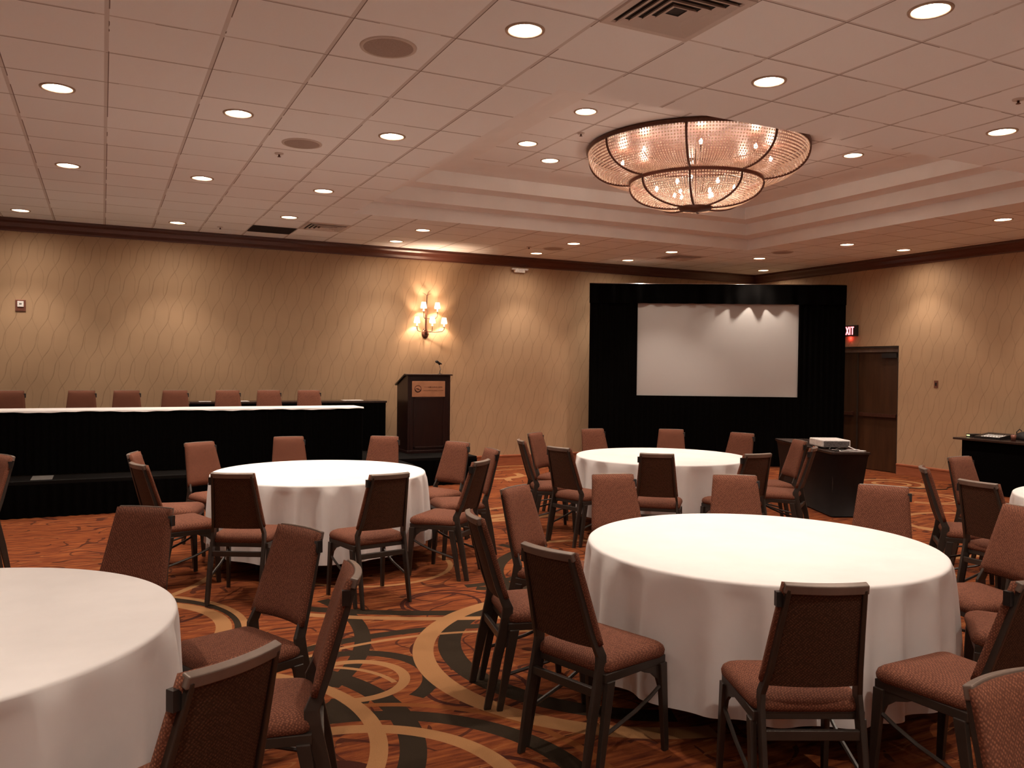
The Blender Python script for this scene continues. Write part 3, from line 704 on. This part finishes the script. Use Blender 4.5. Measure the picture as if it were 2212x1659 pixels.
# ------------------------------------------------------------------ round tables
def cloth_mesh(seed, R=.914, z=.768, hem=.165):
    rnd = random.Random(seed); n = 420
    ks = [(rnd.choice((17, 19, 21, 23)), rnd.uniform(0, 6.28), 1.0), (rnd.choice((9, 11, 13)), rnd.uniform(0, 6.28), .7), (rnd.choice((29, 31)), rnd.uniform(0, 6.28), .35), (5, rnd.uniform(0, 6.28), .5)]
    def w_(a):
        v = sum(k[2] * math.sin(k[0] * a + k[1] + .6 * math.sin(3 * a + k[1])) for k in ks) / 2.0
        return v
    mb = MB(); rings = []
    for r in (.0005, .3, .6, .8, R - .02): rings.append([(r * math.cos(2 * PI * k / n), r * math.sin(2 * PI * k / n), z) for k in range(n)])
    for dr, dz in ((-.008, -.001), (-.001, -.006), (.002, -.014)):
        rings.append([((R + dr) * math.cos(2 * PI * k / n), (R + dr) * math.sin(2 * PI * k / n), z + dz) for k in range(n)])
    nz = 16
    for i in range(1, nz + 1):
        t = i / nz; ring = []
        for k in range(n):
            a = 2 * PI * k / n; v = w_(a); s = 1 if v > 0 else -1
            v = s * abs(v) ** .8
            amp = (.052 if seed in (9, 14, 31) else .050) * (t ** .42)
            r = R + .002 + .022 * t + amp * v
            hz = hem + .012 * math.sin(2 * a + seed) + .010 * v
            zz = (z - .014) + (hz - (z - .014)) * t
            ring.append((r * math.cos(a), r * math.sin(a), zz))
        rings.append(ring)
    mb.loft(rings, cap=False); return mb
TB = [(3.165, 3.408, 'largest whole round table, at front right', 'white cloth on the largest whole round table at front right', 5),
      (1.713, 7.273, 'brightly lit round table before the head table', 'brightly lit white cloth on the round table before the head table', 9),
      (5.401, 7.318, 'far round table before the projection screen', 'white cloth on the far round table before the projection screen', 14),
      (-.654, 3.471, 'round table at the bottom left', 'white cloth cut off by the bottom left corner', 22),
      (2.2, -.55, 'unseen round table behind the viewer at right', 'white cloth on the unseen round table right behind the viewer', 41),  # unseen table of the corner chair, put in to bounce light
      (-1.7, -.45, 'added round table behind the viewer at left', 'white cloth on the added unseen round table left behind the viewer', 42),  # added out of frame so its white cloth bounces light upward
      (6.0, -.5, 'added round table behind the viewer far right', 'white cloth on the added unseen round table far right behind the viewer', 43),  # likewise added unseen, for light bounced off its cloth
      (-2.3, 7.1, 'unseen round table left of the frame', 'white cloth on the unseen round table beyond the left frame edge', 44),  # unseen table of the cut-off left chair, also put in to bounce light
      (6.95, 3.38, 'round table at the right edge', 'sliver of white cloth at the right frame edge', 31)]
rt0 = None
for x, y, la, lb, sd in TB:
    if rt0 is None:
        rt0 = thing('round_table', 'bare folding table under the cloth of the ' + la, 'table', (x, y, 0), 0, 'round banquet tables')
        MB().lathe([(0, .735), (.90, .735), (.905, .745), (.90, .762), (0, .762)], 64).build('tabletop', MAT['plywood'], rt0)
        for k in range(4):
            a = PI / 4 + k * PI / 2
            MB().tube([(.55 * math.cos(a), .55 * math.sin(a), .735), (.60 * math.cos(a), .60 * math.sin(a), 0.0)], .016, 10).build('leg', MAT['frame'], rt0)
    else: dup(rt0, (x, y, 0), .3 * sd, 'bare folding table under the cloth of the ' + la)
    c = cloth_mesh(sd).build('tablecloth', MAT['cloth'], None, True); c.location = (x, y, 0)
    tag(c, lb, 'tablecloth', 'white round tablecloths')

# ------------------------------------------------------------------ stage, head table, rear table
def pleats(mb, pts, z0, z1, amp=.012, per=.07, th=.006, n_per=6, phase=0.0, flare=1.0):
    """pleated strip along a polyline, outward = right of the direction"""
    P = [Vector(p) for p in pts]; S = []; acc = 0
    for a, b in zip(P, P[1:]):
        d = (b - a); ln = d.length; d /= ln; nrm = Vector((d.y, -d.x)); m_ = max(2, int(ln / per * n_per))
        for i in range(m_ + (1 if b is P[-1] else 0)):
            s = ln * i / m_; q = amp * math.sin(2 * PI * (acc + s) / per + phase + .8 * math.sin((acc + s) * 3.1))
            S.append((a + d * s, nrm, q))
        acc += ln
    rows = []
    for z, k in ((z1, .55), (z1 - (z1 - z0) * .15, 1.0), (z0, 1.0 * flare)):
        rows.append([((p + n_ * (q * k + amp)).x, (p + n_ * (q * k + amp)).y, z) for p, n_, q in S])
    back = [[(p.x - n_.x * th, p.y - n_.y * th, z) for p, n_, q in S] for z in (z1, z0)]
    mb.loft(rows, cap=False, closed=False); mb.loft(back, cap=False, closed=False)
    mb.loft([rows[0], back[0]], cap=False, closed=False)
    return mb
st = thing('stage_riser', 'long low black-skirted stage under the head table', 'stage', (0, 10.4, 0), 0, 'stage risers')
MB().box(-5.5, 3.70, 0, 2.58, .36, .40).build('deck', MAT['stagetop'], st, bevel=.004)
pleats(MB(), [(-5.5, 2.5), (-5.5, 0), (3.70, 0), (3.70, .7)], .005, .362, .012, .11, flare=1.5).build('stage_skirt', MAT['black'], st, True)
for x in (-5.0, -2.6, -.2, 2.2, 3.5): MB().box(x, x + .05, .1, .15, 0, .36).box(x, x + .05, 2.4, 2.45, 0, .36).build('leg', MAT['frame'], st)
s2 = thing('stage_riser', 'short black stage section carrying the lectern', 'stage', (0, 11.15, 0), 0, 'stage risers')
MB().box(3.72, 4.92, 0, 1.83, .36, .40).build('deck', MAT['stagetop'], s2, bevel=.004)
pleats(MB(), [(3.73, 0), (4.92, 0), (4.92, 1.8)], .005, .362, .012, .11, flare=1.5).build('stage_skirt', MAT['black'], s2, True)
for x in (3.78, 4.80): MB().box(x, x + .05, .1, .15, 0, .36).box(x, x + .05, 1.7, 1.75, 0, .36).build('leg', MAT['frame'], s2)
tag(MB().box(-.71, -.50, 10.48, 10.86, .401, .404).build('paper_sheet', MAT['paper']), 'pale sheet lying on the stage edge at far left', 'paper')

ht = thing('head_table', 'long black-skirted head table on the stage', 'table', (0, 10.92, .40))
MB().box(-5.0, 3.10, 0, .46, .715, .742).build('tabletop', MAT['plywood'], ht)
for x in (-4.9, -2.5, -.1, 2.9): MB().tube([(x, .08, .715), (x, .08, 0)], .014, 8).tube([(x, .38, .715), (x, .38, 0)], .014, 8).build('leg', MAT['frame'], ht)
pleats(MB(), [(-5.02, .47), (-5.02, -.012), (3.12, -.012), (3.12, .47)], .01, .728, .010, .08).build('table_skirt', MAT['black'], ht, True)
mb = MB(); n = 160; rows = []
for y, z, k in ((11.40, 1.128, 1), (11.40, 1.146, 0), (11.39, 1.148, 0), (10.90, 1.148, 0), (10.885, 1.146, 0), (10.880, 1.138, 0), (10.878, 1.125, 1)):
    rows.append([(-5.03 + 8.17 * i / n, y - (.003 * math.sin(i * .9) if k else 0), z - (.006 * math.sin(i * .31) + .003 * math.sin(i * 1.3) if k else 0)) for i in range(n + 1)])
mb.loft(rows, cap=False, closed=False)
tag(mb.build('table_runner', MAT['cloth'], None, True), 'long narrow white cloth along the head table', 'tablecloth')
bt = thing('rear_table', 'low dark table along the wall behind the head table chairs', 'table', (1.09, 12.38, .40))
MB().box(0, 2.85, 0, .46, .735, .765).build('tabletop', MAT['tabletop_dark'], bt, bevel=.004)
pleats(MB(), [(.02, .46), (.02, .01), (2.83, .01), (2.83, .46)], .01, .735, .008, .08).build('table_skirt', MAT['black'], bt, True)
for x in (.1, 2.75): MB().box(x - .02, x + .02, .1, .36, 0, .735).build('leg', MAT['frame'], bt)
for x, y, w_, d_, lb in ((3.30, 12.50, .30, .21, 'white papers on the rear table left of the lectern'), (1.62, 12.44, .28, .20, 'white papers on the rear table between two head table chairs'), (1.22, 12.45, .16, .12, 'small paper pad at the left end of the rear table')):
    tag(MB().box(x, x + w_, y, y + d_, 1.166, 1.172).build('paper_stack', MAT['whitep']), lb, 'paper', 'papers on the rear table')

# lectern
lc = thing('lectern', 'dark mahogany lectern with a slanted top and a copper name plate', 'lectern', (4.41, 11.79, .40))
hw = .34
bd = MB()
side = [(0, .04), (0, 1.165), (.10, 1.165), (.50, 1.02), (.50, .04)]
for x0 in (-hw, hw - .03): bd.loft([[(x, y, z) for y, z in side] for x in (x0, x0 + .03)])
bd.box(-hw + .03, hw - .03, 0.0, .03, .04, 1.165)
bd.build('body', MAT['wood'], lc, bevel=.004)
MB().box(-hw - .015, hw + .015, -.015, .53, 0, .045).build('plinth', MAT['wood'], lc, bevel=.005)
mp_ = MB()
for a, b, c, d in ((-.25, .25, .075, .10), (-.25, .25, .82, .845), (-.25, -.225, .075, .845), (.225, .25, .075, .845)): mp_.box(a, b, -.012, .001, c, d)
mp_.build('front_moulding', MAT['wood'], lc, bevel=.003)
MB().box(-.225, .225, -.005, .001, .10, .82).build('front_panel', MAT['wood'], lc)
tp = MB().loft([[(x, y, z) for y, z in ((-.03, 1.165), (-.03, 1.185), (.10, 1.19), (.54, 1.03), (.54, 1.005), (.10, 1.165))] for x in (-hw - .025, hw + .025)])
tp.build('reading_top', MAT['wood'], lc, bevel=.004)
MB().box(-hw + .03, hw - .03, .06, .48, .55, .57).build('shelf', MAT['wood'], lc)
pl = MB().box(-.278, .250, -.012, -.002, .845, 1.082).build('name_plate', MAT['brass'], lc, bevel=.008)
em = MB(); cx, cz, y = -.185, .965, -.0135
def ring2(mb, cx, cz, r0, r1, a0, a1, n=28, y=y):
    ps = []
    for k in range(n + 1):
        a = math.radians(a0 + (a1 - a0) * k / n); ps.append(((cx + r0 * math.cos(a), y, cz + r0 * math.sin(a)), (cx + r1 * math.cos(a), y, cz + r1 * math.sin(a))))
    o = len(mb.v)
    for a, b in ps: mb.v += [a, b]
    for k in range(n): mb.f.append((o + 2 * k, o + 2 * k + 1, o + 2 * k + 3, o + 2 * k + 2))
ring2(em, cx, cz, .047, .055, 0, 360); ring2(em, cx, cz, .036, .040, 200, 340)
for k in range(14):
    a = math.radians(190 + k * 160 / 13); ring2(em, cx + .046 * math.cos(a), cz + .046 * math.sin(a), 0, .006, 0, 360, 8)
em.tube([(cx - .028, y, cz + .012), (cx - .014, y, cz + .006), (cx, y, cz + .004), (cx + .014, y, cz - .002), (cx + .026, y, cz - .012)], [.004, .007, .008, .007, .004], 8)
em.build('emblem', MAT['ink'], pl)
# two faint engraved lines, too small to read in the photograph
tx = MB(); rr_ = random.Random(5)
for x0, x1, z, h in ((-.08, .20, .985, .026), (-.10, .215, .937, .016)):
    x = x0
    while x < x1:
        w_ = rr_.uniform(.007, .013) * (h / .022); hh = h * rr_.choice((.55, .6, .6, 1.0 if x < x0 + .03 else .6))
        tx.box(x, x + w_ * .3, -.0135, -.012, z, z + hh)
        if rr_.random() < .75: tx.box(x, x + w_, -.0135, -.012, z + hh * rr_.choice((0, .45, .8)), z + hh * rr_.choice((.15, .6, .97)))
        if rr_.random() < .5: tx.box(x + w_ * .75, x + w_, -.0135, -.012, z, z + hh * .9)
        x += w_ + (.014 if rr_.random() < .12 else .004)
tx.build('engraved_lines', MAT['ink'], pl)
mic = thing('microphone', 'gooseneck microphone on the lectern', 'microphone', (4.64, 11.95, 1.584))
MB().lathe([(0, .012), (.03, .012), (.032, 0), (0, 0)], 20).build('base', MAT['blackp'], mic)
MB().tube([(0, 0, .01), (-.005, 0, .04), (.012, 0, .08), (-.006, -.005, .12), (-.012, -.01, .15)], .008, 10).build('gooseneck', MAT['chrome'], mic, True)
MB().tube([(-.012, -.01, .15), (-.03, -.015, .17)], .013, 10).tube([(.02, -.005, .158), (-.02, -.02, .172), (-.065, -.03, .192), (-.085, -.035, .20)], [.012, .016, .022, .014], 12).build('microphone_head', MAT['blackp'], mic, True)

# ------------------------------------------------------------------ projection screen with black dress kit, across the corner
P0 = Vector((7.75, 12.60)); P1 = Vector((11.615, 10.4965)); dd = (P1 - P0).normalized(); nn = Vector((dd.y, -dd.x))   # nn faces the room
LEN = (P1 - P0).length; ang = math.atan2(dd.y, dd.x)
sc = thing('projection_screen', 'large white projection screen framed by black drapes across the corner', 'projection screen', (P0.x, P0.y, 0), ang)
SU0, SU1, SZ0, SZ1 = .80, 3.60, 1.24, 2.86
MB().box(SU0 - .04, SU1 + .04, 0.002, .010, SZ0 - .03, SZ1 + .04).build('screen_surface', MAT['screen'], sc)
fm = MB().box(SU0 - .07, SU1 + .07, .010, .04, SZ0 - .07, SZ0 - .03).box(SU0 - .07, SU1 + .07, .010, .04, SZ1 + .04, SZ1 + .08).box(SU0 - .07, SU0 - .035, .010, .04, 0, SZ1 + .08).box(SU1 + .035, SU1 + .07, .010, .04, 0, SZ1 + .08)
fm.build('screen_frame', MAT['chrome'], sc)
pleats(MB(), [(-.04, -.012), (SU0, -.012)], .02, 3.19, .012, .10).build('side_drape', MAT['black'], sc, True)
pleats(MB(), [(SU1, -.012), (LEN, -.012)], .02, 3.19, .012, .10).build('side_drape', MAT['black'], sc, True)
pleats(MB(), [(SU0 - .02, -.012), (SU1 + .02, -.012)], .02, SZ0, .010, .10).build('lower_skirt', MAT['black'], sc, True)
# valance: folds stand off the screen, deeper toward the hem, so the lamp above throws pointed shadows
va = MB(); n = 360; rows = []
for z, k in ((3.20, .15), (3.05, .5), (2.95, .85), (SZ1 - .004, 1.0)):
    rows.append([(-.05 + (LEN + .06) * i / n, -.034 - k * (.022 + .026 * math.sin(i * 2 * PI / 23.0 + .5 * math.sin(i * .13)) + .010 * math.sin(i * .19)), z) for i in range(n + 1)])
va.loft(rows, cap=False, closed=False)
va.loft([rows[0], [(x, -.005, z) for x, y, z in rows[0]]], cap=False, closed=False)
va.build('valance', MAT['black'], sc, True)
MB().tube([(-.05, .0, 3.195), (LEN, .0, 3.195)], .018, 10).build('top_pole', MAT['chrome'], sc, True)
for u in (0.0, LEN - .03): MB().tube([(u, .02, 3.195), (u, .02, 0.0)], .02, 10).build('upright_pole', MAT['blackp'], sc, True)

# ------------------------------------------------------------------ projector table
pa = math.atan2(1.735, .793)
pt = thing('projector_table', 'narrow table with a dark stretched cover holding the projector', 'table', (7.57, 7.00, 0), pa - PI / 2)
# local: y runs along the table toward the screen, x across it
TL_, TW_ = 1.90, .46
def rc(i, j, z): return [(-i, -j, z), (TW_ + i, -j, z), (TW_ + i, TL_ + j, z), (-i, TL_ + j, z)]
MB().loft([rc(0, 0, .735), rc(0, 0, .762)]).build('tabletop', MAT['tabletop_dark'], pt, bevel=.004)
cv = MB(); rows = []
for z, i in ((.734, -.012), (.70, -.022), (.40, -.055), (.12, -.035), (.015, -.012)): rows.append(rc(i, i, z))
cv.loft(rows, cap=False); cv.build('stretch_cover', MAT['spandex'], pt, True)
for x, y in ((.06, .08), (.40, .08), (.06, 1.82), (.40, 1.82)): MB().tube([(x, y, .735), (x, y, 0)], .014, 8).build('leg', MAT['frame'], pt)
px_, py_ = 8.03, 7.46
pj = thing('projector', 'white video projector on the dark covered table', 'projector', (px_, py_, .762), pa - PI / 2)
hx, hy = .175, .205
MB().box(-hx, hx, -hy, hy, .018, .105).build('body', MAT['whitep'], pj, bevel=.012)
MB().box(-hx + .02, hx - .02, -hy - .003, -hy + .004, .028, .092).build('port_panel', MAT['grey'], pj)
MB().box(-hx + .03, hx - .12, hy - .002, hy + .004, .03, .09).build('front_grille', MAT['grey'], pj)
MB().lathe([(0, 0), (.035, 0), (.035, .02), (.03, .022), (.026, .012), (0, .012)], 24).build('lens', MAT['blackp'], pj)
for o_ in (bpy.data.objects[-1:] if False else []): pass
lens = [o for o in bpy.data.objects if o.parent == pj and o.name.startswith('lens')][0]; lens.rotation_euler = (-PI / 2, 0, 0); lens.location = (.09, hy, .06)
MB().lathe([(.022, .105), (.022, .111), (.0, .112)], 20, (-.10, .10, 0)).build('focus_ring', MAT['whitep'], pj)
for x in (-.13, .13):
    for y in (-.16, .16): MB().lathe([(.014, 0), (.014, .02)], 12, (x, y, 0), True).build('foot', MAT['blackp'], pj)
def cable(name, pts, r, m, label):
    P_ = [Vector(p) for p in pts]; Q_ = [P_[0]] + P_ + [P_[-1]]; out = []
    for k in range(1, len(Q_) - 2):
        a, b, c, d = Q_[k - 1:k + 3]
        for u in range(8):
            t = u / 8; out.append(.5 * ((2 * b) + (c - a) * t + (2 * a - 5 * b + 4 * c - d) * t * t + (3 * b - a - 3 * c + d) * t ** 3))
    out.append(P_[-1])
    return tag(MB().tube(out, r, 8).build(name, m, None, True), label, 'cable')
def loc2w(x, y, z):
    a = pa - PI / 2; return (7.57 + x * math.cos(a) - y * math.sin(a), 7.00 + x * math.sin(a) + y * math.cos(a), z)
cable('cable', [loc2w(*q) for q in ((.34, .33, .80), (.38, .25, .775), (.40, .16, .768), (.43, .10, .768), (.38, .06, .768), (.30, .05, .769), (.22, .10, .768), (.12, .05, .768), (.16, .16, .768), (.10, .24, .768))], .005, MAT['whitep'], 'white cable looping on the table in front of the projector')
cable('cable', [loc2w(*q) for q in ((.43, .06, .772), (.36, .13, .776), (.41, .20, .772), (.33, .24, .768), (.25, .20, .768))], .005, MAT['whitep'], 'second white cable at the table corner by the projector')
cable('cable', [loc2w(*q) for q in ((.12, .33, .785), (.08, .24, .768), (.17, .15, .768), (.09, .12, .768), (.20, .24, .768), (.26, .14, .768), (.13, .20, .769), (.24, .31, .79))], .006, MAT['blackp'], 'tangle of black cable behind the projector ports')
cable('cable', [(9.75, 8.53, .012), (9.9, 8.3, .008), (10.3, 8.6, .008), (10.9, 8.06, .008), (11.2, 8.16, .008), (11.6, 8.2, .01), (11.83, 8.2, .02)], .006, MAT['blackp'], 'thin dark floor cable running to the equipment table')

# ------------------------------------------------------------------ equipment table at the right wall
et = thing('equipment_table', 'black-covered table against the right wall with audio gear', 'table', (11.10, 6.0, 0))
MB().box(0, .74, 0, 2.03, .735, .765).build('tabletop', MAT['tabletop_dark'], et, bevel=.004)
pleats(MB(), [(.70, 1.92), (.06, 1.92), (.06, .05), (.70, .05)][::-1], .01, .735, .006, .3).build('table_skirt', MAT['black'], et, True)
for x in (.1, .64):
    for y in (.12, 1.85): MB().tube([(x, y, .735), (x, y, 0)], .014, 8).build('leg', MAT['frame'], et)
rc_ = thing('wireless_receiver', 'black receiver with a small lit green display on the equipment table', 'audio receiver', (11.45, 7.92, .765))
MB().box(-.10, .10, -.02, .28 - .20, 0, .045).build('case', MAT['blackp'], rc_, bevel=.003)
MB().box(-.1015, -.099, .02, .07, .015, .034).build('display', MAT['lcd'], rc_)
am = thing('audio_mixer', 'dark audio mixer with a silver panel on the equipment table', 'audio mixer', (11.42, 7.62, .765))
MB().loft([[(x, y, z) for x, z in ((-.16, 0), (.16, 0), (.16, .075), (-.16, .03))] for y in (-.19, .19)]).build('case', MAT['blackp'], am)
MB().add([(-.15, -.17, .0335), (.02, -.17, .0575), (.02, .10, .0575), (-.15, .10, .0335)], [(0, 1, 2, 3)]).build('panel', MAT['whitep'], am)
kb = MB()
for i in range(5):
    for j in range(6): kb.lathe([(.006, 0), (.005, .012), (0, .012)], 8, (-.13 + i * .035, -.15 + j * .045, .036 + i * .005))
kb.build('knobs', MAT['blackp'], am)
bg = thing('equipment_bag', 'slumped dark bag with cable ends beside the mixer', 'bag', (11.62, 7.22, .765))
b = MB(); rings = []
for z, s in ((0, 1.0), (.03, 1.05), (.07, .9), (.10, .6), (.115, .2)):
    rings.append([(.13 * s * math.cos(k * PI / 12) * (1 + .1 * math.sin(k * 1.7)), .20 * s * math.sin(k * PI / 12) * (1 + .12 * math.cos(k * 2.3)), z * (1 + .15 * math.sin(k * .9))) for k in range(24)])
b.loft(rings); b.build('bag_body', MAT['spandex'], bg, True)
for dx, dy in ((-.03, .17), (0, -.14)): MB().tube([(dx, dy, .04), (dx - .02, dy, .11), (dx, dy - .03, .15), (dx + .02, dy - .05, .12)], .007, 8).build('cable_end', MAT['blackp'], bg, True)
cu_ = thing('cup', 'small brown cup at the right end of the equipment table', 'cup', (11.30, 7.26, .765))
MB().lathe([(0, .002), (.028, .002), (.036, .085), (.033, .085), (.026, .006), (0, .006)], 28).build('cup_body', MAT['bronze2'], cu_, True)

# ------------------------------------------------------------------ things on the walls
ws = thing('wall_sconce', 'bronze wall sconce with five small lit pleated shades', 'wall lamp', (4.79, WY, 0))
MB().lathe([(0, 0), (.062, 0), (.060, -.012), (.04, -.03), (.0, -.035)], 28).build('back_plate', MAT['bronze'], ws, True)
bpz = [o for o in bpy.data.objects if o.parent == ws][0]; bpz.rotation_euler = (PI / 2, 0, 0); bpz.location = (0, 0, 2.25)
for o_ in (bpz,): o_.scale = (1, 1.35, -1)
MB().tube([(0, -.05, 2.22), (.0, -.05, 2.35), (-.004, -.05, 2.55), (.006, -.05, 2.75), (.01, -.05, 2.88)], [.014, .02, .015, .010, .007], 10).build('stem', MAT['bronze'], ws, True)
MB().tube([(.01, -.05, 2.87), (-.03, -.05, 2.90), (-.07, -.05, 2.915)], [.006, .004, .002], 8).tube([(.01, -.05, 2.87), (.05, -.05, 2.90), (.085, -.05, 2.905)], [.006, .004, .002], 8).tube([(.01, -.05, 2.87), (.03, -.05, 2.92), (.06, -.05, 2.96)], [.006, .004, .002], 8).build('twig_finial', MAT['bronze'], ws, True)
for x, z, yy in ((-.075, 2.66, -.13), (.165, 2.66, -.13), (-.185, 2.415, -.12), (.065, 2.42, -.17), (.29, 2.415, -.12)):
    z0 = 2.28 if z < 2.5 else 2.50
    s = 1 if x > 0 else -1
    MB().tube([(0, -.05, z0), (x * .5, (-.05 + yy) / 2, z0 - .01), (x * .9, yy, z0 + .005), (x, yy, z0 + .04), (x, yy, z - .05)], .006, 8).build('arm', MAT['bronze'], ws, True)
    MB().lathe([(.028, z - .055), (.030, z - .05), (.012, z - .045), (.012, z + .0), (0, z)], 16, (x, yy, 0)).build('candle_cup', MAT['trimwhite'], ws, True)
    n = 24; rows = []
    for zz, r in ((z + .0, .052), (z + .012, .052), (z + .10, .034)):
        rows.append([(x + (r + .0015 * (k % 2)) * math.cos(2 * PI * k / n), yy + (r + .0015 * (k % 2)) * math.sin(2 * PI * k / n), zz) for k in range(n)])
    MB().loft(rows, cap=False).build('lamp_shade', MAT['shade'], ws, True)
    MB().lathe([(.053, z - .002), (.055, z + .001), (.053, z + .004)], 24, (x, yy, 0)).build('shade_trim', MAT['bronze'], ws, True)
    light('lamp', 'POINT', ws, (x, yy, z + .05), SCONCE_W, (1, .72, .5), .012)
tm = thing('thermostat', 'small red-brown framed thermostat high on the long wall at left', 'thermostat', (-.997, WY, 2.46))
MB().box(-.062, .062, -.014, 0, -.078, .078).build('frame', MAT['bronze2'], tm, bevel=.004)
MB().box(-.037, .037, -.028, -.013, -.02, .058).build('control_unit', MAT['whitep'], tm, bevel=.004)
MB().box(-.015, .015, -.030, -.027, .012, .030).build('dial', MAT['grey'], tm)
el = thing('emergency_light', 'small white emergency light box just below the crown moulding', 'emergency light', (6.51, WY, 3.40))
MB().box(-.10, .10, -.06, 0, -.045, .03).build('housing', MAT['whitep'], el, bevel=.01)
for s in (-1, 1):
    MB().lathe([(0, 0), (.035, .0), (.045, .03), (0, .03)], 20, (s * .12, -.05, -.005)).build('lamp_head', MAT['whitep'], el, True)
sw = thing('light_switch', 'small brown switch plate on the right wall', 'light switch', (WX, 8.895, 1.515))
MB().box(-.008, 0, -.035, .035, -.058, .058).build('cover_plate', MAT['bronze2'], sw, bevel=.002)
MB().box(-.014, -.006, -.012, .012, -.025, .025).build('toggle', MAT['blackp'], sw)
ex = thing('exit_sign', 'red lit EXIT sign partly hidden by the black drape', 'exit sign', (WX, 10.60, 2.42))
MB().box(-.045, 0, -.17, .17, -.098, .098).build('housing', MAT['blackp'], ex, bevel=.004)
def stroke(mb, x0, z0, x1, z1, w=.022):
    d = Vector((x1 - x0, z1 - z0)).normalized() * w / 2; nx, nz = -d.y, d.x
    mb.loft([[(y, -a, b) for a, b in ((x0 + nx, z0 + nz), (x1 + nx, z1 + nz), (x1 - nx, z1 - nz), (x0 - nx, z0 - nz))] for y in (-.049, -.045)])
lt = MB(); zt, zb = .070, -.070
stroke(lt, -.128, zb, -.128, zt, .020)
for q in (zb + .009, 0, zt - .009): stroke(lt, -.128, q, -.082, q, .018)
stroke(lt, -.062, zb, -.006, zt, .019); stroke(lt, -.062, zt, -.006, zb, .019)
stroke(lt, .022, zb, .022, zt, .020)
stroke(lt, .046, zt - .009, .108, zt - .009, .018); stroke(lt, .077, zb, .077, zt, .020)
lt.build('exit_lettering', MAT['exit'], ex)
light('lamp', 'POINT', ex, (-.03, 0, -.13), .35, (1, .08, .06), .02)
